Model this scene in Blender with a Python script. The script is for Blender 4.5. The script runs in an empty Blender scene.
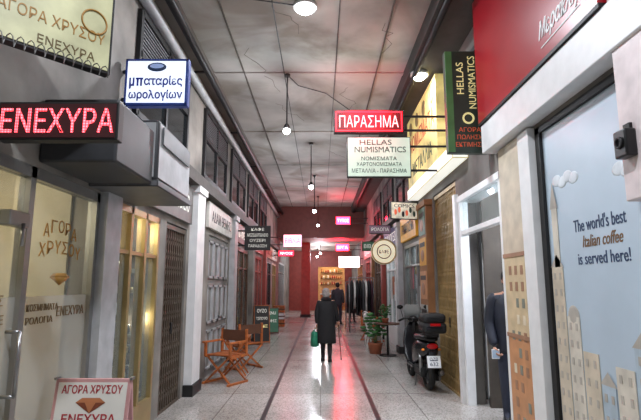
import bpy, bmesh, math, random
from mathutils import Vector, Matrix
random.seed(4)
scene=bpy.context.scene
try: scene.view_settings.view_transform='Standard'
except Exception: pass

# ---------------------------------------------------------------- materials
def lin(c):
    return tuple(((x/255)/12.92 if x/255<=.04045 else ((x/255+.055)/1.055)**2.4) for x in c)
_m={}
def mat(name,c,rough=.55,metal=0,es=0,var=.12,scale=6,bump=0,ec=None):
    if name in _m: return _m[name]
    m=bpy.data.materials.new(name); m.use_nodes=True
    nt=m.node_tree; b=nt.nodes['Principled BSDF']; L=lin(c)
    b.inputs['Roughness'].default_value=rough; b.inputs['Metallic'].default_value=metal
    tc=nt.nodes.new('ShaderNodeTexCoord'); no=nt.nodes.new('ShaderNodeTexNoise')
    no.inputs['Scale'].default_value=scale; no.inputs['Detail'].default_value=5
    nt.links.new(tc.outputs['Object'],no.inputs['Vector'])
    r=nt.nodes.new('ShaderNodeValToRGB')
    r.color_ramp.elements[0].position=.3; r.color_ramp.elements[1].position=.7
    r.color_ramp.elements[0].color=(*[x*(1-var*1.6) for x in L],1)
    r.color_ramp.elements[1].color=(*[min(1,x*(1+var)) for x in L],1)
    nt.links.new(no.outputs['Fac'],r.inputs[0]); nt.links.new(r.outputs[0],b.inputs['Base Color'])
    if es>0:
        if ec: b.inputs['Emission Color'].default_value=(*lin(ec),1)
        else: nt.links.new(r.outputs[0],b.inputs['Emission Color'])
        b.inputs['Emission Strength'].default_value=es
    if bump:
        bp=nt.nodes.new('ShaderNodeBump'); bp.inputs['Strength'].default_value=bump
        bp.inputs['Distance'].default_value=.02
        nt.links.new(no.outputs['Fac'],bp.inputs['Height']); nt.links.new(bp.outputs[0],b.inputs['Normal'])
    _m[name]=m; return m
def glassmat(name,tint=(235,240,240),fac=.12,rough=.02):
    if name in _m: return _m[name]
    m=bpy.data.materials.new(name); m.use_nodes=True; nt=m.node_tree; nt.nodes.clear()
    o=nt.nodes.new('ShaderNodeOutputMaterial'); mx=nt.nodes.new('ShaderNodeMixShader')
    t=nt.nodes.new('ShaderNodeBsdfTransparent'); t.inputs[0].default_value=(*lin(tint),1)
    g=nt.nodes.new('ShaderNodeBsdfPrincipled'); g.inputs['Roughness'].default_value=rough
    g.inputs['Base Color'].default_value=(.75,.77,.75,1)
    mx.inputs[0].default_value=fac
    nt.links.new(t.outputs[0],mx.inputs[1]); nt.links.new(g.outputs[0],mx.inputs[2]); nt.links.new(mx.outputs[0],o.inputs[0])
    _m[name]=m; return m
def ledmat(name,c,es,pitch=.02):
    m=bpy.data.materials.new(name); m.use_nodes=True; nt=m.node_tree; b=nt.nodes['Principled BSDF']
    b.inputs['Base Color'].default_value=(*lin((90,10,15)),1); b.inputs['Emission Color'].default_value=(*lin(c),1)
    tc=nt.nodes.new('ShaderNodeTexCoord'); sp=nt.nodes.new('ShaderNodeSeparateXYZ'); nt.links.new(tc.outputs['Object'],sp.inputs[0])
    outs=[]
    for ax in ('X','Z'):
        a=nt.nodes.new('ShaderNodeMath'); a.operation='MULTIPLY'; a.inputs[1].default_value=math.pi/pitch
        s=nt.nodes.new('ShaderNodeMath'); s.operation='SINE'; ab=nt.nodes.new('ShaderNodeMath'); ab.operation='ABSOLUTE'
        nt.links.new(sp.outputs[ax],a.inputs[0]); nt.links.new(a.outputs[0],s.inputs[0]); nt.links.new(s.outputs[0],ab.inputs[0]); outs.append(ab)
    mu=nt.nodes.new('ShaderNodeMath'); mu.operation='MULTIPLY'
    nt.links.new(outs[0].outputs[0],mu.inputs[0]); nt.links.new(outs[1].outputs[0],mu.inputs[1])
    m2=nt.nodes.new('ShaderNodeMath'); m2.operation='MULTIPLY_ADD'; m2.inputs[1].default_value=es*1.6; m2.inputs[2].default_value=es*.12
    nt.links.new(mu.outputs[0],m2.inputs[0]); nt.links.new(m2.outputs[0],b.inputs['Emission Strength'])
    return m
def ceilmat():
    m=mat('ceiling_paint',(184,181,175),.85,var=.2,scale=.9,bump=.15); nt=m.node_tree; b=nt.nodes['Principled BSDF']
    src=b.inputs['Base Color'].links[0].from_socket
    tc=nt.nodes.new('ShaderNodeTexCoord'); n=nt.nodes.new('ShaderNodeTexNoise'); n.inputs['Scale'].default_value=.55; n.inputs['Detail'].default_value=8; n.inputs['Distortion'].default_value=1.2
    nt.links.new(tc.outputs['Object'],n.inputs['Vector']); r=nt.nodes.new('ShaderNodeValToRGB'); r.color_ramp.elements[0].position=.36; r.color_ramp.elements[0].color=(.55,.5,.44,1); r.color_ramp.elements[1].position=.52; r.color_ramp.elements[1].color=(1,1,1,1)
    nt.links.new(n.outputs['Fac'],r.inputs[0]); mx=nt.nodes.new('ShaderNodeMix'); mx.data_type='RGBA'; mx.blend_type='MULTIPLY'; mx.inputs[0].default_value=.8
    nt.links.new(src,mx.inputs[6]); nt.links.new(r.outputs[0],mx.inputs[7]); nt.links.new(mx.outputs[2],b.inputs['Base Color']); return m

# ---------------------------------------------------------------- mesh builder
class MB:
    def __init__(s): s.bm=bmesh.new(); s.mats=[]; s.M=Matrix.Identity(4)
    def mi(s,m):
        if m not in s.mats: s.mats.append(m)
        return s.mats.index(m)
    def v(s,p): return s.bm.verts.new(s.M@Vector(p))
    def f(s,vs,m,sm=False):
        try: f=s.bm.faces.new(vs)
        except ValueError: return None
        f.material_index=s.mi(m); f.smooth=sm; return f
    def quad(s,pts,m): return s.f([s.v(p) for p in pts],m)
    def box(s,x0,x1,y0,y1,z0,z1,m,bev=0):
        x0,x1=sorted((x0,x1)); y0,y1=sorted((y0,y1)); z0,z1=sorted((z0,z1))
        c=[s.v(p) for p in [(x0,y0,z0),(x1,y0,z0),(x1,y1,z0),(x0,y1,z0),(x0,y0,z1),(x1,y0,z1),(x1,y1,z1),(x0,y1,z1)]]
        fs=[s.f([c[i] for i in q],m) for q in [(3,2,1,0),(4,5,6,7),(0,1,5,4),(1,2,6,5),(2,3,7,6),(3,0,4,7)]]
        if bev:
            es=list({e for f in fs for e in f.edges})
            r=bmesh.ops.bevel(s.bm,geom=es,offset=bev,segments=3,affect='EDGES',profile=.5)
            for f in r['faces']: f.smooth=True
    def beam(s,p0,p1,w,d,m):
        p0=Vector(p0);p1=Vector(p1); a=(p1-p0).normalized()
        up=Vector((0,0,1)) if abs(a.z)<.9 else Vector((0,1,0))
        u=a.cross(up).normalized()*w/2; t=a.cross(u).normalized()*d/2
        A=[s.v(p0+k) for k in (-u-t,u-t,u+t,-u+t)]; B=[s.v(p1+k) for k in (-u-t,u-t,u+t,-u+t)]
        s.f(A[::-1],m); s.f(B,m)
        for i in range(4): s.f([A[i],A[(i+1)%4],B[(i+1)%4],B[i]],m)
    def cyl(s,p0,p1,r0,m,r1=None,seg=12,cap=True):
        if r1 is None: r1=r0
        p0=Vector(p0);p1=Vector(p1); a=(p1-p0).normalized()
        up=Vector((0,0,1)) if abs(a.z)<.9 else Vector((1,0,0))
        u=a.cross(up).normalized(); t=a.cross(u)
        A=[];B=[]
        for i in range(seg):
            k=2*math.pi*i/seg; d=u*math.cos(k)+t*math.sin(k)
            A.append(s.v(p0+d*r0)); B.append(s.v(p1+d*r1))
        for i in range(seg): s.f([A[i],A[(i+1)%seg],B[(i+1)%seg],B[i]],m,True)
        if cap: s.f(A[::-1],m); s.f(B,m)
    def path(s,pts,r,m,seg=8):
        for a,b in zip(pts,pts[1:]): s.cyl(a,b,r,m,seg=seg)
        for p in pts[1:-1]: s.ball(p,(r,r,r),m,8,6)
    def ball(s,c,r,m,seg=16,rings=10):
        if not hasattr(r,'__len__'): r=(r,r,r)
        c=Vector(c); R=[]
        for j in range(1,rings):
            ph=math.pi*j/rings
            R.append([s.v(c+Vector((r[0]*math.sin(ph)*math.cos(2*math.pi*i/seg),r[1]*math.sin(ph)*math.sin(2*math.pi*i/seg),r[2]*math.cos(ph)))) for i in range(seg)])
        t=s.v(c+Vector((0,0,r[2]))); b=s.v(c-Vector((0,0,r[2])))
        for i in range(seg):
            s.f([t,R[0][i],R[0][(i+1)%seg]],m,True); s.f([b,R[-1][(i+1)%seg],R[-1][i]],m,True)
            for j in range(len(R)-1): s.f([R[j][i],R[j+1][i],R[j+1][(i+1)%seg],R[j][(i+1)%seg]],m,True)
    def torus(s,c,R,r,axis,m,seg=28,sec=10):
        c=Vector(c); a=Vector(axis).normalized(); up=Vector((0,0,1)) if abs(a.z)<.9 else Vector((1,0,0))
        u=a.cross(up).normalized(); t=a.cross(u); V=[]
        for i in range(seg):
            k=2*math.pi*i/seg; d=u*math.cos(k)+t*math.sin(k)
            V.append([s.v(c+d*(R+r*math.cos(q))+a*r*math.sin(q)) for q in [2*math.pi*j/sec for j in range(sec)]])
        for i in range(seg):
            for j in range(sec): s.f([V[i][j],V[i][(j+1)%sec],V[(i+1)%seg][(j+1)%sec],V[(i+1)%seg][j]],m,True)
    def loft(s,rings,m,cap=(True,True)):
        V=[[s.v(p) for p in r] for r in rings]; n=len(V[0])
        for a,b in zip(V,V[1:]):
            for i in range(n): s.f([a[i],a[(i+1)%n],b[(i+1)%n],b[i]],m,True)
        if cap[0]: s.f(V[0][::-1],m,True)
        if cap[1]: s.f(V[-1],m,True)
    def ell(s,spec,m,n=20,cap=(True,True),wob=0):
        s.loft([[(cx+rx*math.cos(2*math.pi*i/n)*(1+wob*math.sin(i*2.5+cz*9)),cy+ry*math.sin(2*math.pi*i/n)*(1+wob*math.sin(i*2.5+cz*9)),cz) for i in range(n)] for cx,cy,cz,rx,ry in spec],m,cap)
    def mesh(s,me,T,mf):
        vs=[s.v(T@v.co) for v in me.vertices]
        for p in me.polygons:
            s.f([vs[i] for i in p.vertices],mf,False)
    def text(s,body,c,w,h,face,m,th=.002,shear=0,bold=0):
        cu=bpy.data.curves.new('t','FONT'); cu.body=body; cu.align_x='CENTER'; cu.align_y='CENTER'; cu.extrude=.01; cu.resolution_u=3; cu.shear=shear; cu.offset=bold
        o=bpy.data.objects.new('t',cu); scene.collection.objects.link(o)
        dg=bpy.context.evaluated_depsgraph_get(); me=bpy.data.meshes.new_from_object(o.evaluated_get(dg))
        if len(me.vertices):
            xs=[v.co.x for v in me.vertices]; ys=[v.co.y for v in me.vertices]
            X0,X1,Y0,Y1=min(xs),max(xs),min(ys),max(ys)
            S=Matrix.Diagonal((w/(X1-X0),h/(Y1-Y0),th/.01,1))@Matrix.Translation((-(X0+X1)/2,-(Y0+Y1)/2,0))
            R=Matrix.Rotation({'F':0,'L':math.pi/2,'R':-math.pi/2}.get(face,0),4,'Z')@Matrix.Rotation(math.pi/2,4,'X')
            s.mesh(me,Matrix.Translation(c)@R@S,m)
        bpy.data.objects.remove(o); bpy.data.meshes.remove(me)
    def skin(s,pts,edges,rad,mf,sub=2,root=0):
        me=bpy.data.meshes.new('sk'); me.from_pydata(pts,edges,[]); o=bpy.data.objects.new('sk',me); scene.collection.objects.link(o)
        md=o.modifiers.new('s','SKIN'); md.use_smooth_shade=True
        for i,sv in enumerate(me.skin_vertices[0].data):
            r=rad[i]; sv.radius=r if hasattr(r,'__len__') else (r,r); sv.use_root=(i==root)
        sb=o.modifiers.new('b','SUBSURF'); sb.levels=sub
        dg=bpy.context.evaluated_depsgraph_get(); dg.update(); m2=bpy.data.meshes.new_from_object(o.evaluated_get(dg))
        vs=[s.v(v.co) for v in m2.vertices]
        for p in m2.polygons: s.f([vs[i] for i in p.vertices],mf(p.center) if callable(mf) and not isinstance(mf,bpy.types.Material) else mf,True)
        bpy.data.objects.remove(o); bpy.data.meshes.remove(m2)
    def finish(s,name,parent=None):
        bm=s.bm
        bmesh.ops.recalc_face_normals(bm,faces=bm.faces)
        if not bm.verts: return None
        xs=[v.co.x for v in bm.verts]; ys=[v.co.y for v in bm.verts]; zs=[v.co.z for v in bm.verts]
        o0=Vector(((min(xs)+max(xs))/2,(min(ys)+max(ys))/2,min(zs)))
        for v in bm.verts: v.co-=o0
        me=bpy.data.meshes.new(name); bm.to_mesh(me); bm.free()
        for m in s.mats: me.materials.append(m)
        o=bpy.data.objects.new(name,me); o.location=o0; scene.collection.objects.link(o)
        if parent:
            o.parent=parent; o.location=o0-parent.location
        return o
def light(kind,loc,power,color,size=.3,parent=None,rot=(0,0,0),name='bulb_light'):
    d=bpy.data.lights.new(name,kind); d.energy=power; d.color=lin(color)
    if kind=='AREA': d.shape='DISK'; d.size=size
    else: d.shadow_soft_size=size
    o=bpy.data.objects.new(name,d); o.rotation_euler=rot; o.location=loc; scene.collection.objects.link(o)
    if parent: o.parent=parent; o.location=Vector(loc)-parent.location
    return o

# ---------------------------------------------------------------- palette
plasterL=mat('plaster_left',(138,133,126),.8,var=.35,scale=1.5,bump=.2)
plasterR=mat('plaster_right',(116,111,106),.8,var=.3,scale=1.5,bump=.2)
ceilm=ceilmat()
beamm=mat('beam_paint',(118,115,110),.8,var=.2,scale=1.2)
dark=mat('dark_metal',(38,37,38),.5,.3)
black=mat('black_plastic',(18,18,20),.35)
grey=mat('grey_box',(95,95,97),.5)
lgrey=mat('light_grey_box',(172,173,175),.5)
white=mat('white_paint',(226,226,226),.45,var=.05)
alu=mat('aluminium',(160,160,158),.35,.8,var=.05)
gold=mat('gold_frame',(172,150,104),.35,.5,var=.1)
brown=mat('brown_cladding',(104,54,46),.6)
redbrown=mat('redbrown_cladding',(150,64,54),.55)
cream=mat('cream_wall',(198,190,170),.7,var=.05)
wood=mat('wood_orange',(176,96,46),.5,var=.3,scale=14)
wood2=mat('wood_dark',(84,55,36),.5,var=.25,scale=12)
tube=mat('tube_white',(245,250,255),.5,es=14,var=0)
tubew=mat('tube_warm',(255,232,195),.5,es=10,var=0)
steel=mat('steel',(150,150,150),.3,.9,var=.05)
glass=glassmat('glass',fac=.10)
frost=glassmat('frosted_glass',(222,218,204),fac=.35,rough=.5)
darkglass=mat('dark_glass',(28,32,34),.08,var=.1)
redp=mat('red_panel',(160,18,32),.3,var=.06,scale=2)
blue=mat('blue_print',(30,60,140),.5,var=0)
navy=mat('navy_print',(40,60,95),.5,var=0)

# ---------------------------------------------------------------- floor
def floormat():
    m=bpy.data.materials.new('terrazzo'); m.use_nodes=True; nt=m.node_tree; b=nt.nodes['Principled BSDF']
    tc=nt.nodes.new('ShaderNodeTexCoord')
    v=nt.nodes.new('ShaderNodeTexVoronoi'); v.inputs['Scale'].default_value=70; nt.links.new(tc.outputs['Object'],v.inputs['Vector'])
    r=nt.nodes.new('ShaderNodeValToRGB'); e=r.color_ramp.elements
    e[0].color=(*lin((124,120,116)),1); e[1].color=(*lin((200,196,190)),1); e[1].position=.55
    nt.links.new(v.outputs['Color'],r.inputs[0])
    n=nt.nodes.new('ShaderNodeTexNoise'); n.inputs['Scale'].default_value=.8; n.inputs['Detail'].default_value=6; nt.links.new(tc.outputs['Object'],n.inputs['Vector'])
    r2=nt.nodes.new('ShaderNodeValToRGB'); r2.color_ramp.elements[0].position=.3; r2.color_ramp.elements[0].color=(.66,.65,.64,1); r2.color_ramp.elements[1].position=.65; r2.color_ramp.elements[1].color=(1,1,1,1)
    nt.links.new(n.outputs['Fac'],r2.inputs[0])
    mx=nt.nodes.new('ShaderNodeMix'); mx.data_type='RGBA'; mx.blend_type='MULTIPLY'; mx.inputs[0].default_value=1
    nt.links.new(r.outputs[0],mx.inputs[6]); nt.links.new(r2.outputs[0],mx.inputs[7])
    br=nt.nodes.new('ShaderNodeTexBrick'); br.offset=0; br.inputs['Scale'].default_value=1; br.inputs['Brick Width'].default_value=1.3; br.inputs['Row Height'].default_value=1.6
    br.inputs['Mortar Size'].default_value=.008; br.inputs['Color1'].default_value=(1,1,1,1); br.inputs['Color2'].default_value=(.93,.93,.93,1); br.inputs['Mortar'].default_value=(.5,.48,.47,1)
    nt.links.new(tc.outputs['Object'],br.inputs['Vector'])
    m2=nt.nodes.new('ShaderNodeMix'); m2.data_type='RGBA'; m2.blend_type='MULTIPLY'; m2.inputs[0].default_value=1
    nt.links.new(mx.outputs[2],m2.inputs[6]); nt.links.new(br.outputs[0],m2.inputs[7]); nt.links.new(m2.outputs[2],b.inputs['Base Color'])
    rr=nt.nodes.new('ShaderNodeMapRange'); rr.inputs[3].default_value=.12; rr.inputs[4].default_value=.3
    b.inputs['Specular IOR Level'].default_value=1.0
    nt.links.new(n.outputs['Fac'],rr.inputs[0]); nt.links.new(rr.outputs[0],b.inputs['Roughness'])
    return m
mb=MB(); mb.box(-5,5,-3,34,-.1,0,floormat())
strip=mat('floor_strip_dark',(34,34,36),.35)
for x in (-.7,.7): mb.box(x-.03,x+.03,-3,31,-.02,.002,strip)
mb.finish('floor')

# ---------------------------------------------------------------- walls
CZ=5.2
def wall(name,side,openings,mt,yend=31):
    mb=MB(); T=.25; xa=side*2.0; xb=side*(2.0+T); y=-3.0
    for (y0,y1,z1,depth,im,lit) in openings:
        mb.box(xa,xb,y,y0,0,CZ,mt)
        mb.box(xa,xb,y0,y1,z1,CZ,mt)
        d=depth+T; xo=side*(2.0+d)
        mb.box(xo,xo+side*.05,y0-.3,y1+.3,0,z1+.35,im)
        mb.box(xb,xo,y0-.35,y0-.3,0,z1+.35,im); mb.box(xb,xo,y1+.3,y1+.35,0,z1+.35,im)
        mb.box(xb,xo,y0-.3,y1+.3,z1+.3,z1+.35,im)
        if lit: mb.box(side*(2+d*.5)-.06,side*(2+d*.5)+.06,y0+.2,y1-.2,z1+.24,z1+.299,lit)
        y=y1
    mb.box(xa,xb,y,yend,0,CZ,mt)
    return mb.finish(name)
dim=mat('dim_interior',(70,62,54),.8)
wint=mat('white_interior',(215,218,222),.6,var=.05)
wal=[(1.2,4.3,2.42,2.2,cream,tubew),(4.62,5.95,2.42,.5,cream,tubew),(6.2,7.15,2.42,.5,dim,None),(8.6,10.4,2.5,.3,dim,None),
     (11,13.3,2.5,.8,wint,tubew),(14,16.4,2.5,.8,wint,tube),(17.2,19.4,2.5,.8,dim,None),(20,21.6,2.5,.8,cream,tubew),(23,26.5,2.7,.8,wint,tube)]
war=[(1.8,4.3,3.03,.3,dim,None),(5.2,6.85,2.85,1.5,wint,tube),(6.98,8.4,3.15,.5,dim,None),(9.3,11.5,2.5,.8,wint,tube),
     (12.2,14.6,2.5,.8,wint,tube),(15.2,17.6,2.5,.8,wint,tube),(18.4,21.2,2.6,.8,wint,tube),(23,26,2.6,.8,cream,tubew)]
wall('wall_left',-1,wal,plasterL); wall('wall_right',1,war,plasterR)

# flat stained ceiling with cables, thin joint battens
mb=MB(); mb.box(-2.25,2.25,-3,22,CZ,CZ+.2,ceilm)
for y in (1.4,4.6,7.8,11,14.2,17.4,20.6): mb.box(-1.82,1.42,y-.05,y+.05,CZ-.022,CZ,ceilm)
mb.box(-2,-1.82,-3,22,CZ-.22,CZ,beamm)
crk=mat('ceiling_crack',(104,99,92),.9)
for (x,y,n) in ((.5,8.4,9),(-.9,9.2,7),(.2,12.6,8),(-.5,5.4,7),(.9,6.2,6),(-1.1,6.9,7)):
    p=Vector((x,y,CZ-.001))
    for k in range(n):
        q=p+Vector((random.uniform(-.12,.2),random.uniform(.05,.3),0)); mb.beam(p,q,.007,.003,crk); p=q
for x,r in ((-1.3,.02),(.95,.02),(-.62,.012),(.25,.01)):
    mb.beam((x,-2,CZ-.02),(x,21.9,CZ-.02),r,r,dark if r<.02 else crk)
pts=[(-.57,7.8,CZ-.03),(-.4,8.2,CZ-.05),(.1,8.6,CZ-.03),(.6,9.4,CZ-.06),(1.1,9.9,CZ-.03),(1.42,10.2,CZ-.05)]
for a,b in zip(pts,pts[1:]): mb.beam(a,b,.012,.012,dark)
pts=[(-1.82,5.2,CZ-.03),(-1.2,5.5,CZ-.03),(-.2,5.75,CZ-.03)]
for a,b in zip(pts,pts[1:]): mb.beam(a,b,.012,.012,dark)
mb.finish('ceiling')
mb=MB(); mb.box(1.42,2.0,-3,22,4.95,CZ,mat('soffit_shaded',(66,63,60),.8)); mb.finish('ceiling_beam')  # shade on the beam is put into its dark colour
mb=MB(); mb.box(-2.0,2.0,22,22.3,3.75,CZ,brown); mb.box(-2.25,2.25,22.3,31,3.75,3.9,mat('low_ceiling',(180,158,148),.7)); mb.finish('ceiling_bulkhead')

# end wall + cafe
mb=MB()
mb.box(-2.25,-.15,31,31.25,0,3.75,redbrown); mb.box(1.55,2.25,31,31.25,0,3.75,redbrown); mb.box(-.15,1.55,31,31.25,2.75,3.75,redbrown)
mb.box(-.4,1.8,33.0,33.1,0,3,mat('cafe_wall',(226,180,130),.7)); mb.box(-.45,-.4,31.25,33.1,0,3,cream); mb.box(1.8,1.85,31.25,33.1,0,3,cream); mb.box(-.4,1.8,31.25,33.1,2.95,3,cream)
mb.box(.0,1.4,31.7,32.4,2.85,2.94,tubew)
mb.finish('wall_back')
mb=MB(); mb.box(0,1.5,31.5,32.1,0,1.0,wood); mb.box(-.03,1.53,31.45,32.15,1.0,1.05,white)
for i in range(5): mb.box(.08+i*.29,.32+i*.29,31.6,31.9,1.05,1.3,random.choice([gold,white,redbrown,steel]),.02)
for z in (1.6,2.0,2.4):
    mb.box(0,1.5,32.75,33,z,z+.03,wood2)
    for i in range(10): mb.cyl((.08+i*.145,32.87,z+.03),(.08+i*.145,32.87,z+.03+random.uniform(.12,.26)),.04,random.choice([gold,redp,white,wood]),seg=8)
mb.finish('cafe_counter')
mb=MB(); 
for x in (-.75,): mb.box(x-.22,x+.22,24.5,24.95,0,3.75,redbrown); mb.box(x-.26,x+.26,24.46,24.99,0,.15,dark)
mb.finish('column')

# pipes
mb=MB(); 
mb.cyl((-1.74,-2,4.85),(-1.74,21.9,4.85),.05,dark); mb.cyl((-1.93,-2,4.7),(-1.93,21.9,4.7),.06,lgrey)
for y in range(1,22,3): mb.beam((-1.74,y,4.85),(-2.0,y,4.85),.03,.03,dark)
mb.finish('ceiling_pipe')
mb=MB(); mb.cyl((1.5,-2,4.9),(1.5,21.9,4.9),.04,dark)
for y in range(1,22,3): mb.beam((1.5,y,4.89),(1.5,y,4.96),.03,.03,dark)
mb.finish('ceiling_pipe')

# mezzanine windows
n=1
for side,ys in ((-1,(4.9,7.9,10.4,12.9,15.4)),(1,(5.6,10.3,12.9,15.5))):
    for y in ys:
        mb=MB(); w=1.9; x=side*2.0; a=side*1.95
        if side==1 and y==5.6: w=.8
        mb.box(side*1.99,side*1.98,y,y+w,3.45,4.55,darkglass)
        for yy in (y,y+w/2,y+w): mb.box(x,a,yy-.035,yy+.035,3.4,4.6,dark)
        for zz in (3.42,4.1,4.58): mb.box(x,a,y,y+w,zz-.035,zz+.035,dark)
        for k in range(9): mb.box(side*1.985,side*1.96,y,y+w,4.14+k*.045,4.16+k*.045,grey)
        mb.finish('window_%d'%n); n+=1
mb=MB(); mb.box(-2,-1.86,5.2,22,3.12,3.3,mat('ledge',(84,80,76),.7)); mb.finish('trim_1')
mb=MB(); mb.box(2,1.86,9.7,22,3.25,3.42,mat('ledge',(84,80,76),.7)); mb.finish('trim_2')
n=3
for side,y0,y1,m in ((-1,7.3,7.75,white),(-1,10.55,10.9,lgrey),(-1,13.45,13.85,plasterL),(-1,16.6,17.0,redbrown),(1,8.5,9.15,mat('tan_pillar',(150,104,66),.6)),(1,11.7,12.05,lgrey),(1,14.8,15.1,redbrown),(1,17.8,18.2,mat('tan_pillar',(150,104,66),.6))):
    mb=MB(); mb.box(side*2,side*1.88,y0,y1,0,3.1,m); mb.box(side*2,side*1.85,y0-.04,y1+.04,0,.16,dark); mb.box(side*2,side*1.85,y0-.04,y1+.04,3.02,3.12,m); mb.finish('trim_%d'%n); n+=1

# ---------------------------------------------------------------- shop fronts
goodsm=[gold,white,redp,wood,mat('g1',(60,110,130),.5),mat('g2',(200,180,60),.5),mat('g3',(40,40,50),.4),mat('g4',(190,110,120),.5),steel]
watchm=[gold,white,steel,gold,mat('g3',(40,40,50),.4),cream]
def shopfront(name,side,y0,y1,z1,fm,base=.45,panes=3,goods=True,posters=False,rows=4,gm=None):
    gm=gm or goodsm
    mb=MB(); X=lambda d: side*(2.0+d)
    mb.box(X(0),X(.12),y0,y1,0,base,fm)
    for i in range(panes+1):
        y=y0+.03+(y1-y0-.06)*i/panes; mb.box(X(0),X(.1),y-.03,y+.03,base,z1,fm)
    mb.box(X(0),X(.1),y0,y1,z1-.07,z1,fm); mb.box(X(.01),X(.09),y0,y1,z1-.5,z1-.46,fm)
    mb.box(X(.045),X(.05),y0+.03,y1-.03,base,z1-.05,glass)
    if goods:
        for k in range(rows):
            z=base+.05+k*(z1-base-.3)/rows
            mb.box(X(.12),X(.42),y0+.05,y1-.05,z,z+.02,glass if k else white)
            y=y0+.1
            while y<y1-.15:
                w=random.uniform(.04,.1); h=random.uniform(.06,.26)*(.6 if rows>5 else 1); g=random.choice(gm)
                d=random.uniform(.16,.3)
                if random.random()<.4: mb.cyl((X(d),y+w/2,z+.02),(X(d),y+w/2,z+.02+h),w/2,g,r1=w*.35,seg=10)
                elif random.random()<.5: mb.torus((X(d),y+w/2,z+.06),.035,.01,(1,0,0),gold,14,6)
                else: mb.box(X(d),X(d+.08),y,y+w,z+.02,z+.02+h,g,.005)
                y+=w+.03
    if posters:
        for k in range(4):
            y=y0+.15+random.random()*(y1-y0-.7); z=base+.1+random.random()*(z1-base-1)
            mb.box(X(.04),X(.043),y,y+.4,z,z+.5,random.choice(goodsm))
    return mb.finish(name)
# gold shop glass front
mb=MB(); X=lambda d:-(2.0+d)
for y in (1.23,2.2,3.28,4.27): mb.box(X(0),X(.08),y-.03,y+.03,0,2.42,alu)
mb.box(X(0),X(.08),1.2,4.3,2.34,2.42,alu); mb.box(X(0),X(.08),1.2,4.3,0,.1,alu)
mb.box(X(.035),X(.045),1.25,4.25,1.52,2.34,glass); mb.box(X(.035),X(.045),1.25,4.25,.1,1.52,frost)
goldt=mat('gold_text',(150,108,40),.5,var=0)
brn=mat('brown_text',(95,75,50),.5,var=0)
def arc(word,y0,z0,span,h,rise):
    k=len(word)
    for i,ch in enumerate(word):
        t=(i+.5)/k*2-1; mb.text(ch,(X(.03),y0+t*span/2,z0-rise*t*t),span/k*.8,h,'L',goldt)
arc('ΑΓΟΡΑ',3.74,2.05,.5,.10,.07); arc('ΧΡΥΣΟΥ',3.76,1.89,.62,.10,.05)
for body,y,z,w,h in (('ΚΟΣΜΗΜΑΤΑ',3.58,1.44,.4,.05),('ΡΟΛΟΓΙΑ',3.55,1.35,.34,.05),('ΕΝΕΧΥΡΑ',3.98,1.4,.42,.075),('ΟΔΟΣ',2.98,1.5,.28,.07),('ΕΙΣΑΤΕ',2.98,1.38,.32,.06)): mb.text(body,(X(.03),y,z),w,h,'L',brn)
mb.cyl((X(.035),3.78,1.6),(X(.035),3.78,1.66),.005,goldt,r1=.07,seg=6); mb.cyl((X(.035),3.78,1.66),(X(.035),3.78,1.69),.07,goldt,r1=.045,seg=6)
mb.box(X(-.03),X(.06),3.02,3.24,1.98,2.08,steel,.01); mb.cyl((X(-.05),3.13,1.85),(X(-.05),3.13,2.0),.012,steel)
mb.path([(X(.03),3.18,.9),(X(-.06),3.18,.9),(X(-.06),3.18,1.3),(X(.03),3.18,1.3)],.012,steel)
mb.finish('storefront_door')
mb=MB(); mb.box(-3.9,-3.2,2.9,4.3,0,1.0,wood2,.01); mb.box(-3.95,-3.15,2.85,4.33,1.0,1.04,white)
for i in range(6): mb.box(-3.7,-3.5,3.0+i*.2,3.1+i*.2,1.04,1.16,random.choice(goodsm),.01)
c=mb.finish('shop_counter')
mb=MB(); mb.box(-4.38,-4.43,2.4,3.9,1.2,2.0,mat('framed_print',(150,120,70),.5)); mb.box(-4.36,-4.44,2.35,3.95,1.15,1.2,gold); mb.box(-4.36,-4.44,2.35,3.95,2.0,2.05,gold); mb.finish('framed_picture')

mb=MB(); mb.box(-2,-1.93,4.3,4.62,0,2.45,lgrey); mb.finish('trim_20')
shopfront('jewellery_display_window',-1,4.62,5.95,2.42,gold,.3,3,True,rows=8,gm=watchm)
light('POINT',(-2.35,5.2,2.3),22,(255,236,205),.1,name='display_light')
light('POINT',(-2.2,5.7,1.2),8,(255,236,205),.05,name='display_light')
# lattice gates
def gate(side,y0,y1,z1,m,name,pitch=.09):
    mb=MB(); x=side*2.04; n=int((y1-y0)/pitch); 
    for i in range(n+1):
        y=y0+(y1-y0)*i/n; mb.box(x-.012,x+.012,y-.012,y+.012,0.02,z1,m)
    h=.2
    for i in range(n):
        ya=y0+(y1-y0)*i/n; yb=y0+(y1-y0)*(i+1)/n; z=.1
        while z+h<z1:
            mb.beam((x,ya,z),(x,yb,z+h/2),.008,.02,m); mb.beam((x,yb,z+h/2),(x,ya,z+h),.008,.02,m); z+=h
    mb.box(x-.03,x+.03,y0,y1,z1-.06,z1,m); mb.box(x-.03,x+.03,y0,y1,0,.03,m)
    mb.box(x-.02,x+.02,(y0+y1)/2-.03,(y0+y1)/2+.03,.95,1.1,black)
    mb.finish(name)
gate(-1,6.22,7.13,2.40,mat('gate_brown',(98,86,74),.5,.4),'folding_lattice_gate')
gate(1,7.0,8.38,3.13,mat('gate_tan',(166,138,92),.45,.4),'folding_lattice_gate')
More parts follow.
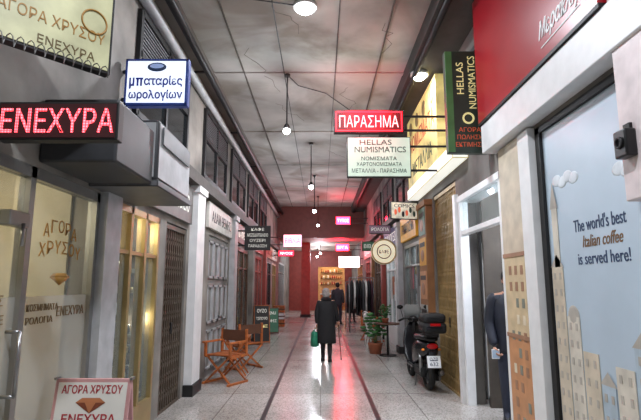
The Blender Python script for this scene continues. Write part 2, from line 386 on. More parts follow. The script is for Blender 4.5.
# panelled door left
mb=MB(); dgm=mat('door_grey',(130,130,127),.6); mb.box(-2.03,-2.1,8.6,10.4,0,2.5,dgm)
for i in range(4):
    y=8.64+i*.45
    for z0,z1 in ((.12,.8),(.92,1.6),(1.72,2.4)): 
        mb.box(-2.0,-2.03,y,y+.04,z0,z1,lgrey); mb.box(-2.0,-2.03,y+.36,y+.4,z0,z1,lgrey); mb.box(-2.0,-2.03,y,y+.4,z0,z0+.04,lgrey); mb.box(-2.0,-2.03,y,y+.4,z1-.04,z1,lgrey)
mb.cyl((-1.99,9.55,1.0),(-1.93,9.55,1.0),.03,steel); mb.finish('door_1')
shopfront('storefront_window',-1,11,13.3,2.5,wood2,.5,3,True)
shopfront('storefront_window',-1,14,16.4,2.5,redbrown,.4,3,True)
shopfront('storefront_window',-1,17.2,19.4,2.5,dark,.4,2,True)
shopfront('storefront_window',-1,20,21.6,2.5,gold,.4,2,True)
shopfront('storefront_window',-1,23,26.5,2.7,alu,.4,4,True)
shopfront('storefront_window',1,9.3,11.5,2.5,alu,.5,3,True,True)
shopfront('storefront_window',1,12.2,14.6,2.5,white,.5,3,True,True)
shopfront('storefront_window',1,15.2,17.6,2.5,wood2,.4,3,True)
shopfront('storefront_window',1,18.4,21.2,2.6,redbrown,.4,3,True)
shopfront('storefront_window',1,23,26,2.6,gold,.4,3,True)
# right door recess : white framed door, open
mb=MB()
for y in (5.23,6.8): mb.box(1.985,2.1,y-.03,y+.04,0,2.85,white)
mb.box(1.94,1.999,6.86,6.97,0,2.9,white)
mb.box(1.97,2.25,5.2,6.85,2.77,2.85,white); mb.box(2.0,2.1,5.27,6.8,2.3,2.36,white)
mb.box(2.03,2.04,5.27,6.8,2.36,2.77,glass)
mb.box(2.27,3.0,6.72,6.77,0,.12,white); mb.box(2.27,3.0,6.72,6.77,2.18,2.28,white); mb.box(2.27,2.36,6.72,6.77,0,2.28,white); mb.box(2.92,3.0,6.72,6.77,0,2.28,white); mb.box(2.36,2.92,6.74,6.75,.12,2.18,glass)
mb.cyl((2.9,6.68,1.0),(2.9,6.68,1.3),.012,steel)
mb.finish('door_2')
light('POINT',(2.9,5.6,2.6),90,(235,242,255),.12,name='shop_light')
# poster window right
pw=mat('poster_sheet',(188,204,218),.35,var=.06,scale=1.5)
mb=MB(); mb.box(2.02,2.05,1.8,4.3,0,3.03,pw)
for y0,y1 in ((4.22,4.3),(1.8,1.88)): mb.box(1.99,2.06,y0,y1,0,3.03,dark)
mb.box(1.99,2.06,1.8,4.3,2.97,3.03,dark)
def T(body,y,z,w,h,m,sh=0): mb.text(body,(2.018,y,z),w,h,'R',m,shear=sh)
T("The world's best",3.47,2.06,.66,.1,navy); T("Italian coffee",3.44,1.93,.5,.09,mat('brown_script',(120,85,50),.5,var=0),.3); T("is served here!",3.45,1.80,.64,.09,navy)
ill=[mat('ill1',(205,192,172),.5),mat('ill2',(212,204,190),.5),mat('ill3',(182,174,164),.5),mat('ill4',(140,166,188),.5),mat('ill5',(178,194,206),.5),mat('ill6',(215,222,228),.5)]
def building(y0,w,z0,h,m,roof):
    mb.box(2.012,2.018,y0,y0+w,z0,z0+h,m)
    if roof==0: mb.quad([(2.012,y0-.02,z0+h),(2.012,y0+w+.02,z0+h),(2.012,y0+w/2,z0+h+w*.6)],ill[2])
    elif roof==1: mb.ball((2.02,y0+w/2,z0+h),(.01,w/2,w/2),ill[2],12,8)
    nz=int(h/.13); ny=max(1,int(w/.08))
    for a in range(ny):
        for b in range(nz): 
            yy=y0+w*(a+.5)/ny; zz=z0+h*(b+.45)/nz; mb.box(2.009,2.013,yy-.015,yy+.015,zz-.03,zz+.025,ill[2] if m!=ill[2] else ill[0])
for y,w,h,k,r in ((4.02,.18,1.75,0,0),(3.82,.18,1.35,1,1),(3.6,.2,1.1,0,2),(3.42,.16,.9,4,0),(3.2,.2,1.05,1,2),(2.98,.2,1.2,4,0),(2.7,.26,.9,0,1),(2.4,.28,1.2,1,0),(2.1,.25,1.0,4,0)): building(y,w,0,h,ill[k],r)
mb.box(2.012,2.018,4.05,4.14,1.75,2.25,ill[1]); mb.quad([(2.011,4.03,2.25),(2.011,4.16,2.25),(2.011,4.095,2.48)],ill[2])
for y,z in ((3.75,2.45),(2.9,2.35)): 
    for k in range(4): mb.ball((2.02,y+k*.09,z+(.03 if k%2 else 0)),(.006,.08,.05),ill[5],10,6)
mb.finish('coffee_poster_window')
mb=MB(); mb.box(1.93,2.0,4.32,4.56,0,3.05,white,.005); mb.finish('trim_21')
# printed pillar edge
mb=MB(); mb.box(1.95,2.0,4.58,5.12,0,3.05,mat('pillar_print',(200,186,164),.5))
pc=[mat('pp1',(196,140,98),.5),mat('pp2',(158,118,92),.5),mat('pp3',(222,208,184),.5),mat('pp4',(130,132,120),.5),mat('pp5',(206,184,148),.5)]
for z0,z1,m in ((1.1,1.9,pc[4]),(.0,1.1,pc[0])): mb.box(1.945,1.951,4.6,5.1,z0,z1,m)
for z in [k*.16+.1 for k in range(11)]:
    for y in (4.68,4.82,4.96):
        if random.random()<.75: mb.box(1.942,1.946,y-.03,y+.03,z,z+.09,random.choice((pc[1],pc[2],pc[3],pc[1])))
for z in (1.1,1.9): mb.box(1.938,1.95,4.58,5.12,z-.02,z+.02,pc[1])
mb.finish('trim_22')
mb=MB(); mb.box(1.84,2.0,2.0,5.3,3.07,3.4,white,.01); mb.finish('trim_23')
mb=MB(); mb.box(1.82,2.0,2.9,5.32,3.42,4.94,redp,.01); mb.box(1.82,2.0,2.9,5.32,3.40,3.43,dark)
mb.text('Μερακλής',(1.817,3.38,3.66),.7,.2,'R',white,shear=.4,bold=.015); mb.quad([(1.815,3.7,3.52),(1.815,3.1,3.54),(1.815,3.1,3.55),(1.815,3.7,3.53)],white)
mb.finish('red_shop_sign')
mb=MB(); mb.box(1.86,2.0,2.55,2.88,2.1,4.95,mat('pinkish_white',(220,206,206),.5),.01); mb.finish('trim_24')
mb=MB(); mb.box(1.79,1.86,2.72,2.84,2.35,2.52,black,.012); mb.torus((1.785,2.78,2.44),.03,.008,(1,0,0),dark); mb.box(1.84,1.87,2.75,2.81,2.52,2.56,dark); mb.finish('wall_speaker')

# ---------------------------------------------------------------- signs
def sign(name,x0,x1,z0,z1,y,face,texts=(),frame=None,th=.08,side=None,arms=True,extra=None):
    mb=MB()
    mb.box(x0,x1,y,y+th,z0,z1,frame or dark,.006)
    mb.box(x0+.015,x1-.015,y-.006,y,z0+.015,z1-.015,face)
    w=x1-x0; h=z1-z0
    for (b,cx,cz,tw,tt,m) in texts: mb.text(b,(x0+w*cx,y-.008,z0+h*cz),w*tw,h*tt,'F',m)
    if extra: extra(mb,x0,x1,z0,z1,y)
    if arms:
        xw=2.0*side; xe=x1-.1 if side>0 else x0+.1
        for z in (z0+h*.2,z1-h*.2): mb.beam((xe,y+th+.015,z),(xw,y+th+.015,z),.03,.03,dark)
    return mb.finish(name)
ledred=ledmat('led_red',(255,70,80),7,.018)
ledsolid=mat('led_red_solid',(255,36,48),.4,es=5,var=0)
ledletter=mat('led_letters',(255,150,150),.4,es=3.0,var=0)
ledback=mat('led_back',(46,4,8),.6,es=.3,var=0)
ledback2=mat('led_back_red',(84,6,12),.6,es=.3,var=0)
def ledborder(mb,x0,x1,z0,z1,y,m=ledsolid,t=.015,i=.03):
    mb.box(x0+i,x1-i,y-.012,y-.006,z1-i-t,z1-i,m); mb.box(x0+i,x1-i,y-.012,y-.006,z0+i,z0+i+t,m)
    mb.box(x0+i,x0+i+t,y-.012,y-.006,z0+i,z1-i,m); mb.box(x1-i-t,x1-i,y-.012,y-.006,z0+i,z1-i,m)
s1=sign('led_sign',-1.95,-1.22,2.46,2.7,2.78,ledback,[('ΕΝΕΧΥΡΑ',.5,.5,.93,.62,ledred)],side=-1)
bs=mat('sign_white_lit',(228,236,250),.4,es=.85,var=.03)
blueb=mat('blue_bold',(24,44,150),.5,var=0)
def battery(mb,x0,x1,z0,z1,y):
    ledborder(mb,x0,x1,z0,z1,y,blue,.018,.008)
    w=x1-x0; cx=(x0+x1)/2
    mb.ball((cx,y-.007,z1-.09),(.095,.007,.048),navy,20,8)
    mb.ball((cx,y-.012,z1-.082),(.07,.005,.026),mat('cell_blue',(150,170,215),.5,es=.3,var=0),20,8)
    zc=z0+.245; h=.105
    mb.text('μ',(x0+.075,y-.009,zc-.015),.05,.115,'F',blueb,bold=.02)
    px=x0+.15
    mb.box(px-.036,px+.036,y-.011,y-.006,zc+.025,zc+.042,blueb); mb.box(px-.026,px-.009,y-.011,y-.006,zc-.042,zc+.03,blueb); mb.box(px+.009,px+.026,y-.011,y-.006,zc-.042,zc+.03,blueb)
    mb.text('αταρίες',(x0+.385,y-.009,zc+.002),.38,.12,'F',blueb,bold=.02)
    mb.text('ωρολογίων',(cx,y-.009,z0+.105),.53,.115,'F',blueb,bold=.02)
sign('lightbox_sign',-1.94,-1.31,3.34,3.83,4.5,bs,[],frame=blue,side=-1,extra=battery)
# awning housing
mb=MB(); mb.box(-1.999,-1.45,3.3,4.05,2.46,2.93,mat('housing_dark',(52,53,56),.5),.02); mb.box(-1.98,-1.42,4.07,5.1,2.5,3.05,lgrey,.03); mb.box(-1.999,-1.40,4.05,5.12,2.44,2.5,grey,.01); mb.box(-1.415,-1.40,4.15,5.0,2.84,3.0,grey); mb.finish('shutter_housing')
# angled gold sign
mb=MB(); a=Vector((-1.81,2.54,0)); b=Vector((-1.40,3.02,0)); ang=math.atan2(b.y-a.y,b.x-a.x); Lg=(b-a).length
mb.M=Matrix.Translation(a)@Matrix.Rotation(ang,4,'Z')
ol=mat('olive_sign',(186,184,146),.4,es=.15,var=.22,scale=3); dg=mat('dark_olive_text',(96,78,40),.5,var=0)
mb.box(-.1,Lg,0,.07,2.98,3.55,dark,.006); mb.box(-.08,Lg-.02,-.006,0,3.0,3.53,ol)
mb.text('ΕΝΕΧΥΡΑ',(Lg*.55,-.008,3.06),.34,.055,'F',dg); mb.text('ΑΓΟΡΑ ΧΡΥΣΟΥ',(Lg*.42,-.008,3.2),.62,.075,'F',goldt); mb.torus((.5,-.01,3.3),.08,.006,(0,1,0),goldt)
pts=[(-.1+.7*i/90,-.05+.03*math.cos(i*.9),2.97+.035*math.sin(i*.9)) for i in range(91)]
for p,q in zip(pts,pts[1:]): mb.beam(p,q,.005,.005,steel)
mb.beam((.1,.09,3.2),(-.17,.33,3.2),.03,.03,dark); mb.beam((.1,.09,3.4),(-.17,.33,3.4),.03,.03,dark)
mb.finish('gold_buyer_sign')
# right LED + numismatics board
sp=sign('led_sign',.20,1.27,3.87,4.24,7.0,ledback2,[('ΠΑΡΑΣΗΜΑ',.5,.5,.84,.5,ledletter)],side=1,extra=lambda mb,*a: ledborder(mb,*a))
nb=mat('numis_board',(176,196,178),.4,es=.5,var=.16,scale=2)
dkg=mat('dark_green_text',(38,62,50),.5,var=0)
sign('hanging_sign_board',.40,1.37,3.2,3.83,7.05,nb,[('HELLAS',.45,.86,.5,.13,dkg),('NUMISMATICS',.52,.68,.8,.14,dkg),('ΝΟΜΙΣΜΑΤΑ',.5,.46,.55,.09,dkg),('ΧΑΡΤΟΝΟΜΙΣΜΑΤΑ',.5,.32,.7,.09,dkg),('ΜΕΤΑΛΛΙΑ - ΠΑΡΑΣΗΜΑ',.5,.16,.85,.1,dkg)],side=1)
# vertical sign
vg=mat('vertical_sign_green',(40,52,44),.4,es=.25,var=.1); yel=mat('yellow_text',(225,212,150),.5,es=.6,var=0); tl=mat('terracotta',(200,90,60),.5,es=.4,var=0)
mb=MB(); mb.box(1.5,1.98,5.45,5.55,3.13,4.4,vg,.008); mb.box(1.5,1.58,5.44,5.45,3.14,4.39,mat('vs_green',(70,110,66),.4,es=.3))
for bdy,x in (('HELLAS',1.67),('NUMISMATICS',1.81)):
    M0=mb.M; mb.M=Matrix.Translation((x,5.44,4.0))@Matrix.Rotation(-math.pi/2,4,'Y')
    mb.text(bdy,(0 if len(bdy)>7 else .05,0,0),.66 if len(bdy)>7 else .4,.085,'F',yel); mb.M=M0
mb.torus((1.75,5.44,3.55),.06,.012,(0,1,0),yel)
for k,(t,w) in enumerate((('ΑΓΟΡΑ',.26),('ΠΩΛΗΣΗ',.3),('ΕΚΤΙΜΗΣΗ',.34))): mb.text(t,(1.76,5.442,3.41-k*.09),w,.055,'F',tl)
mb.beam((1.9,5.5,3.4),(2.0,5.5,3.4),.04,.04,dark); mb.beam((1.9,5.5,4.2),(2.0,5.5,4.2),.04,.04,dark)
mb.finish('vertical_sign')
# yellow fascia
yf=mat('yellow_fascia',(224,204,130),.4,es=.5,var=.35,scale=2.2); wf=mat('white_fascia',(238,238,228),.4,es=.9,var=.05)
mb=MB(); mb.box(1.8,2.0,7.15,9.6,3.5,4.9,yf,.01); mb.box(1.78,2.0,6.3,9.65,3.3,3.5,wf,.01)
mb.text('ΝΟΜΙΣΜΑΤΑ',(1.797,8.3,4.3),2.0,.3,'R',mat('fascia_red',(170,70,40),.5,es=.3,var=0)); mb.text('ΜΕΤΑΛΛΙΑ',(1.797,8.3,3.8),1.6,.25,'R',dkg)
for k in range(4): mb.cyl((1.8,7.4+k*.6,4.65),(1.79,7.4+k*.6,4.65),.13,gold,seg=20)
mb.finish('yellow_fascia_sign')
# comic sign, round sign
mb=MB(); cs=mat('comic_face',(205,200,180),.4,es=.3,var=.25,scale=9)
mb.M=Matrix.Translation((1.4,9.45,0))@Matrix.Rotation(.25,4,'Z')
mb.box(0,.58,0,.06,2.9,3.25,dark,.005); mb.box(.015,.565,-.006,0,2.915,3.235,cs)
for k in range(6): mb.ball((.1+.08*k,-.008,3.04+.05*math.sin(k*2)),(.03,.005,.06),random.choice([dark,dkg,tl]),10,6)
mb.text('COMICS',(.29,-.008,3.17),.44,.07,'F',dark); mb.M=Matrix.Identity(4); mb.beam((1.9,9.6,3.1),(2.0,9.6,3.1),.04,.04,dark)
mb.finish('comic_shop_sign')
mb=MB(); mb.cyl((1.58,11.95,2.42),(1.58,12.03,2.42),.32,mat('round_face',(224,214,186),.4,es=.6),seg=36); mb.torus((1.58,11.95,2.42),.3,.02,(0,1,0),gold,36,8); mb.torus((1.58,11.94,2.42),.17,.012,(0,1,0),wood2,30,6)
mb.text('ΚΑΦΕ',(1.58,11.94,2.42),.24,.1,'F',wood2); mb.beam((1.88,11.99,2.42),(2.0,11.99,2.42),.03,.03,dark); mb.finish('round_hanging_sign')
# far signs
wt=mat('white_text',(225,225,215),.5,es=.3,var=0)
sign('hanging_menu_sign',-1.73,-1.14,2.38,2.94,10.92,mat('menu_black',(28,24,24),.5),[('ΚΑΦΕ',.5,.85,.5,.12,wt),('ΜΕΖΕΔΟΠΩΛΕΙΟ',.5,.62,.8,.13,wt),('ΟΥΖΕΡΙ',.5,.4,.6,.12,wt),('ΠΑΡΑΔΟΣΗ',.5,.18,.7,.12,wt)],side=-1,th=.02)
pk=mat('pink_lit',(255,165,185),.4,es=3,var=.1); wr=mat('red_lit',(255,36,60),.4,es=5,var=.05); wrs=mat('red_lit_strong',(255,30,56),.4,es=22,var=.02); wl=mat('white_lit',(255,228,228),.4,es=3.5,var=0)
sign('illuminated_sign',-1.4,-.7,3.0,3.48,18,pk,[('ΒΙΒΛΙΑ',.5,.5,.8,.4,redp)],side=-1)
sign('illuminated_sign',-1.75,-1.1,2.78,3.02,20,wr,[('ΧΡΥΣΟΣ',.5,.5,.8,.4,wl)],side=-1)
sign('illuminated_sign',.65,1.25,4.1,4.45,20,wrs,[('ΤΥΠΟΣ',.5,.5,.8,.4,wl)],side=1)
sign('illuminated_sign',.75,1.4,3.25,3.6,23.6,wrs,[('ΕΡΓΑ',.5,.5,.8,.4,wl)],side=1)  # strong red sign added for its streak on the floor
sign('illuminated_sign',.85,1.85,2.4,2.95,22.8,wl,[('ΓΡΑΦΕΙΟ',.5,.5,.8,.45,wr)],side=1)
sign('hanging_sign_board',1.35,1.95,3.0,3.24,13.2,mat('dim_sign',(120,96,110),.5,es=.2),[('ΡΟΛΟΓΙΑ',.5,.5,.8,.4,wt)],side=1)
sign('hanging_sign_board',1.3,1.9,2.65,2.95,15,mat('green_sign',(60,96,70),.5,es=.2),[('ΒΙΒΛΙΟ',.5,.5,.8,.4,wt)],side=1)
def fascia(side,y0,y1,z0,z1,m,txt,tm,ds=.06):
    mb=MB(); mb.box(side*2,side*(2-ds),y0,y1,z0,z1,m,.006); mb.text(txt,(side*(2-ds-.003),(y0+y1)/2,(z0+z1)/2),(y1-y0)*.8,(z1-z0)*.45,'L' if side<0 else 'R',tm); mb.finish('fascia_sign')
fascia(-1,8.3,10.5,2.6,3.05,mat('fa',(206,202,194),.5),'ΑΔΑΜ ΘΕΜΗΣ',dark)
fascia(-1,11.1,13.3,2.6,3.05,mat('fb',(70,56,48),.5),'ΚΑΦΕΝΕΙΟ',wt); fascia(-1,14,16.4,2.6,3.05,mat('fc',(120,60,52),.5,es=.3),'ΒΙΒΛΙΟΠΩΛΕΙΟ',wt); fascia(-1,17.2,21.6,2.6,3.05,mat('fd',(150,140,110),.5),'ΚΟΣΜΗΜΑΤΑ',dark)
fascia(-1,5.2,7.2,2.5,3.05,mat('fe',(98,94,90),.5),'ΩΡΟΛΟΓΟΠΟΙΕΙΟ',wt)
fascia(1,9.75,11.6,2.6,3.15,mat('ff',(196,140,40),.5,es=.3),'ΓΡΑΜΜΑΤΟΣΗΜΑ',dark); fascia(1,12.1,14.7,2.6,3.15,mat('fg',(90,80,110),.5,es=.2),'ΣΥΛΛΟΓΕΣ',wt); fascia(1,15.1,17.7,2.6,3.15,mat('fh',(150,50,46),.5,es=.3),'ΡΑΦΕΙΟ',wt); fascia(1,18.3,21.3,2.7,3.2,mat('fi',(170,60,50),.5,es=.4),'ΕΣΤΙΑΤΟΡΙΟ',wt)
mb=MB()
for z,m in ((1.35,pc[0]),(1.95,mat('po1',(215,160,60),.5)),(2.5,mat('po2',(70,110,90),.5)),(.75,mat('po3',(180,180,175),.5))):
    mb.box(1.872,1.88,8.56,9.1,z,z+.5,m); mb.box(1.868,1.872,8.62,9.04,z+.34,z+.42,dark); mb.ball((1.87,8.83,z+.18),(.005,.14,.11),pc[1],14,8)
mb.finish('wall_posters')

# ---------------------------------------------------------------- lamps
hot=mat('lamp_glow',(250,252,255),.4,es=30,var=0)
COOL=(240,246,255)
def disc_lamp(x,y,z,r,p,col=COOL):
    mb=MB(); mb.cyl((x,y,z),(x,y,z-.05),r+.03,white,seg=28); mb.ball((x,y,z-.05),(r,r,.07),hot,24,10); o=mb.finish('ceiling_lamp')
    light('AREA',(x,y,z-.13),p,col,r*2,o)
disc_lamp(-.2,5.75,CZ,.12,135)
disc_lamp(1.58,7.25,4.95,.11,50)
disc_lamp(-.2,1.4,CZ-.06,.12,150)
def pend(x,y,zt,zb,p):
    mb=MB(); mb.cyl((x,y,zt),(x,y,zb+.12),.012,dark); mb.cyl((x,y,zt-.04),(x,y,zt),.05,dark); mb.cyl((x,y,zb+.12),(x,y,zb+.03),.03,dark,r1=.07,seg=20); mb.ball((x,y,zb),(.06,.06,.055),hot); o=mb.finish('pendant_lamp')
    light('POINT',(x,y,zb-.1),p,COOL,.08,o)
pend(-.57,7.8,CZ-.02,4.17,88); pend(-.24,11.9,CZ,4.05,100); pend(-.2,15.6,CZ,4.0,95); pend(-.1,19.4,CZ,4.0,85); pend(0,26,3.75,3.3,150); pend(-.2,29,3.75,3.3,90)  # last two, under the low ceiling, added to brighten the far end
light('AREA',(.73,6.9,4.25),30,(255,30,60),.6,sp,rot=(math.radians(70),0,0),name='led_glow')
light('POINT',(.9,19.6,4.2),60,(255,30,60),.25,name='red_fill_light')  # added point light, strengthens the red glow by the far sign
light('POINT',(.9,23.2,3.3),90,(255,40,70),.25,name='red_fill_light')  # added point light, brightens and reddens the low-ceiling end
light('POINT',(-3.1,3.1,2.3),38,(255,236,205),.15,name='shop_light')

# ---------------------------------------------------------------- people
skinm=mat('skin',(190,140,115),.55,var=.05)
def fingers(mb,palm,d,side,m,curl=.5,s=1.0,thumb=1):
    d=Vector(d).normalized(); side=Vector(side); side=(side-d*side.dot(d)).normalized(); nrm=d.cross(side)
    palm=Vector(palm)
    mb.skin([palm-d*.05*s,palm,palm+d*.035*s],[(0,1),(1,2)],[(.022*s,.016*s),(.034*s,.016*s),(.034*s,.014*s)],m,1)
    for i,(o,l) in enumerate(((-.03,.068),(-.01,.078),(.01,.073),(.029,.058))):
        p=palm+d*.03*s+side*o*s; P=[p]; a=0
        for k in range(3):
            a+=curl; p=p+(d*math.cos(a)+nrm*math.sin(a))*(l/2.6)*s; P.append(p)
        mb.skin(P,[(0,1),(1,2),(2,3)],[.0095*s,.009*s,.008*s,.007*s],m,1)
    p0=palm-side*.028*s*thumb-d*.02*s; p1=p0+(d*.6-side*.6*thumb+nrm*.5)*.035*s; p2=p1+(d*.8+nrm*.7)*.03*s
    mb.skin([p0,p1,p2],[(0,1),(1,2)],[.012*s,.010*s,.008*s],m,1)
def person(name,H,base,rot,coat,coatspec,legm,hairm,arms,legs,hairlong=False,lean=0,shoem=black,extra=None):
    mb=MB(); mb.M=Matrix.Translation(base)@Matrix.Rotation(rot,4,'Z')
    s=H
    L=lambda x,y,z:(x*s,(y-lean*max(0,z-.5))*s,z*s)
    P=[L(0,0,.53),L(0,0,.6),L(0,0,.72),L(0,0,.79),L(0,0,.845),L(0,-.008,.885)]
    E=[(0,1),(1,2),(2,3),(3,4),(4,5)]; R=[(.085,.065),(.075,.06),(.09,.065),(.08,.05),(.034,.034),(.035,.035)]
    for sg,k in ((-1,0),(1,1)):
        sh,el,wr_,pa=arms[k]; i=len(P); P+=[L(*sh),L(*el),L(*wr_)]; E+=[(3,i),(i,i+1),(i+1,i+2)]; R+=[.042,.03,.02]
        hp,kn,an,to=legs[k]; i=len(P); P+=[L(*hp),L(*kn),L(*an),L(*to)]; E+=[(0,i),(i,i+1),(i+1,i+2),(i+2,i+3)]; R+=[.06,.042,.027,(.024,.018)]
    R=[tuple(q*s for q in r) if hasattr(r,'__len__') else r*s for r in R]
    def mf(c):
        z=c.z/s
        if z<.048: return shoem
        if z<.54 and abs(c.x)<.11*s: return legm
        if z>.83: return skinm
        return coat
    mb.skin(P,E,R,mf)
    for k in (0,1):
        an,to=legs[k][2],legs[k][3]; a=Vector(L(*an)); t=Vector(L(*to)); zb=a.z-.05*s
        mid=(a+t)/2; 
        mb.M=mb.M@Matrix.Translation((mid.x,mid.y,zb)); mb.ell([(0,0,0,.028*s,.078*s),(0,0,.012*s,.03*s,.08*s),(0,.01*s,.03*s,.026*s,.065*s),(0,.03*s,.05*s,.022*s,.035*s)],shoem,14)
        mb.M=Matrix.Translation(base)@Matrix.Rotation(rot,4,'Z')
    mb.ell([(L(cx,cy,z)[0],L(cx,cy,z)[1],z*s,rx*s,ry*s) for cx,cy,z,rx,ry in coatspec],coat,26,(True,True),.02)
    for k in (0,1):
        sh,el,wr_,pa=arms[k]; 
        mb.skin([L(sh[0]*.75,sh[1],sh[2]-.003),L(*sh),L(*el),L(*wr_)],[(0,1),(1,2),(2,3)],[.04*s,.047*s,.038*s,.03*s],coat)
        w=Vector(L(*wr_)); p=Vector(L(*pa)); d=p-w; fingers(mb,p,d,(0,1,0),skinm,.65,1.0,1)
    hc=Vector(L(0,-.012,.935)); hs=s/7.6
    mb.ell([(hc.x,hc.y+.02*hs,hc.z-.5*hs,.16*hs,.18*hs),(hc.x,hc.y-.08*hs,hc.z-.46*hs,.2*hs,.26*hs),(hc.x,hc.y-.06*hs,hc.z-.3*hs,.29*hs,.36*hs),(hc.x,hc.y-.02*hs,hc.z-.1*hs,.33*hs,.41*hs),(hc.x,hc.y,hc.z+.1*hs,.36*hs,.45*hs),(hc.x,hc.y+.02*hs,hc.z+.3*hs,.32*hs,.41*hs),(hc.x,hc.y+.02*hs,hc.z+.42*hs,.2*hs,.28*hs),(hc.x,hc.y+.02*hs,hc.z+.48*hs,.06*hs,.08*hs)],skinm,20)
    mb.ball(hc+Vector((0,-.45*hs,-.1*hs)),(.055*hs,.1*hs,.12*hs),skinm,10,8)
    for q in (-1,1):
        mb.ball(hc+Vector((q*.14*hs,-.37*hs,.02*hs)),(.06*hs,.05*hs,.035*hs),white,10,6); mb.ball(hc+Vector((q*.14*hs,-.41*hs,.02*hs)),(.025*hs,.02*hs,.028*hs),black,8,6)
        mb.ball(hc+Vector((q*.14*hs,-.4*hs,.11*hs)),(.08*hs,.03*hs,.015*hs),hairm,8,6); mb.ball(hc+Vector((q*.35*hs,.03*hs,-.05*hs)),(.04*hs,.08*hs,.12*hs),skinm,10,8)
    mb.ball(hc+Vector((0,-.4*hs,-.26*hs)),(.1*hs,.03*hs,.03*hs),mat('lips',(150,85,80),.5),10,6)
    mb.ball(hc+Vector((0,.07*hs,.13*hs)),(.41*hs,.43*hs,.42*hs),hairm,18,12)
    if hairlong:
        mb.ball(hc+Vector((0,.14*hs,-.12*hs)),(.42*hs,.36*hs,.46*hs),hairm,18,12)
    else: mb.ball(hc+Vector((0,.16*hs,-.05*hs)),(.36*hs,.34*hs,.38*hs),hairm,16,10)
    if extra: extra(mb,L,s)
    return mb.finish(name)
coatb=mat('black_coat',(24,23,26),.8,var=.2); greyh=mat('grey_hair',(158,150,146),.8,var=.3,scale=60)
stock=mat('dark_stockings',(36,32,34),.7)
arms=[((-.1,0,.80),(-.145,.0,.66),(-.165,-.05,.535),(-.17,-.065,.505)),((.1,0,.80),(.13,.02,.65),(.125,-.01,.51),(.125,-.015,.475))]
legs=[((-.045,0,.49),(-.05,-.02,.27),(-.05,.02,.05),(-.055,-.06,.02)),((.045,0,.49),(.045,-.05,.28),(.045,-.07,.05),(.05,-.15,.02))]
def scarf(mb,L,s):
    mb.ell([(0,-.03*s,.835*s,.08*s,.06*s),(0,-.036*s,.862*s,.066*s,.056*s),(0,-.04*s,.875*s,.05*s,.048*s)],coatb,18)
coatw=[(0,0,.25,.138,.095),(0,0,.27,.14,.097),(0,0,.36,.134,.095),(0,0,.48,.125,.088),(0,0,.6,.122,.085),(0,0,.70,.13,.09),(0,0,.77,.134,.085),(0,0,.81,.124,.072),(0,-.005,.84,.09,.058),(0,-.01,.865,.05,.045)]
person('elderly_woman',1.53,(.12,10.5,0),math.pi,coatb,coatw,stock,greyh,arms,legs,True,lean=.12,extra=scarf)
hx=.12+.17*1.53; hy=10.5+.07*1.53; hz=.49*1.53
mb=MB(); mb.path([(hx+.0,hy-.05,hz-.015),(hx,hy-.02,hz),(hx,hy+.03,hz),(hx,hy+.07,hz-.01)],.011,wood2); mb.cyl((hx,hy+.02,hz),(hx+.07,hy+.18,.02),.010,wood2,r1=.008); mb.cyl((hx+.07,hy+.18,0),(hx+.07,hy+.18,.03),.014,black); mb.finish('walking_cane')
bx=.12-.125*1.53; by=10.5+.02; bz=.45*1.53
mb=MB(); gb=mat('green_bag',(40,130,100),.45,var=.2,scale=12)
bx2=bx-.05
mb.ell([(bx2,by,bz-.38,.07,.09),(bx2,by,bz-.36,.09,.12),(bx2,by,bz-.23,.09,.125),(bx2,by,bz-.10,.075,.11),(bx2,by,bz-.07,.06,.1)],gb,20,(True,False),.05)
for q in (-.05,.05): mb.path([(bx2+q,by-.07,bz-.08),(bx+q*.4,by-.03,bz),(bx+q*.4,by+.03,bz),(bx2+q,by+.07,bz-.08)],.007,gb)
mb.finish('shopping_bag')
jk=mat('navy_jacket',(30,34,48),.6,var=.2); jeans=mat('dark_jeans',(40,44,60),.8); dhair=mat('dark_hair',(35,28,24),.7)
armsM=[((-.115,0,.815),(-.145,.0,.64),(-.125,-.07,.495),(-.12,-.085,.465)),((.115,0,.815),(.15,.02,.64),(.15,-.01,.49),(.15,-.02,.455))]
legsM=[((-.05,0,.49),(-.06,-.03,.27),(-.06,-.02,.05),(-.07,-.1,.02)),((.05,0,.49),(.05,.0,.28),(.05,.04,.05),(.055,-.04,.02))]
jspec=[(0,0,.45,.105,.08),(0,0,.47,.11,.085),(0,0,.56,.108,.08),(0,0,.66,.112,.08),(0,0,.75,.122,.078),(0,0,.80,.118,.065),(0,0,.825,.09,.055),(0,0,.85,.05,.045),(0,0,.865,.042,.042)]
MX,MY=2.31,5.95
person('man',1.78,(MX,MY,0),-.25,jk,jspec,jeans,dhair,armsM,legsM,False)
ppos=Matrix.Translation((MX,MY,0))@Matrix.Rotation(-.25,4,'Z')@Vector((-.118*1.78,-.095*1.78,.44*1.78))
mb=MB(); mb.M=Matrix.Translation(ppos); mb.box(-.05,.04,-.006,.006,-.04,.07,white,.003); mb.box(-.045,.035,-.008,-.006,-.03,.06,mat('phone_screen',(150,170,190),.2,es=.3)); mb.finish('paper_card')
# browsing shoppers by the racks
arms2=[((-.11,0,.81),(-.14,.01,.65),(-.13,-.04,.5),(-.13,-.05,.47)),((.11,0,.81),(.14,.01,.65),(.13,-.03,.5),(.13,-.04,.47))]
person('shopper',1.7,(.72,20.3,0),2.8,mat('grey_jacket',(52,52,60),.8),jspec,jeans,dhair,arms2,legsM,False)
person('shopper',1.62,(1.35,21.4,0),.4,coatb,coatw,stock,dhair,arms2,legs,True)

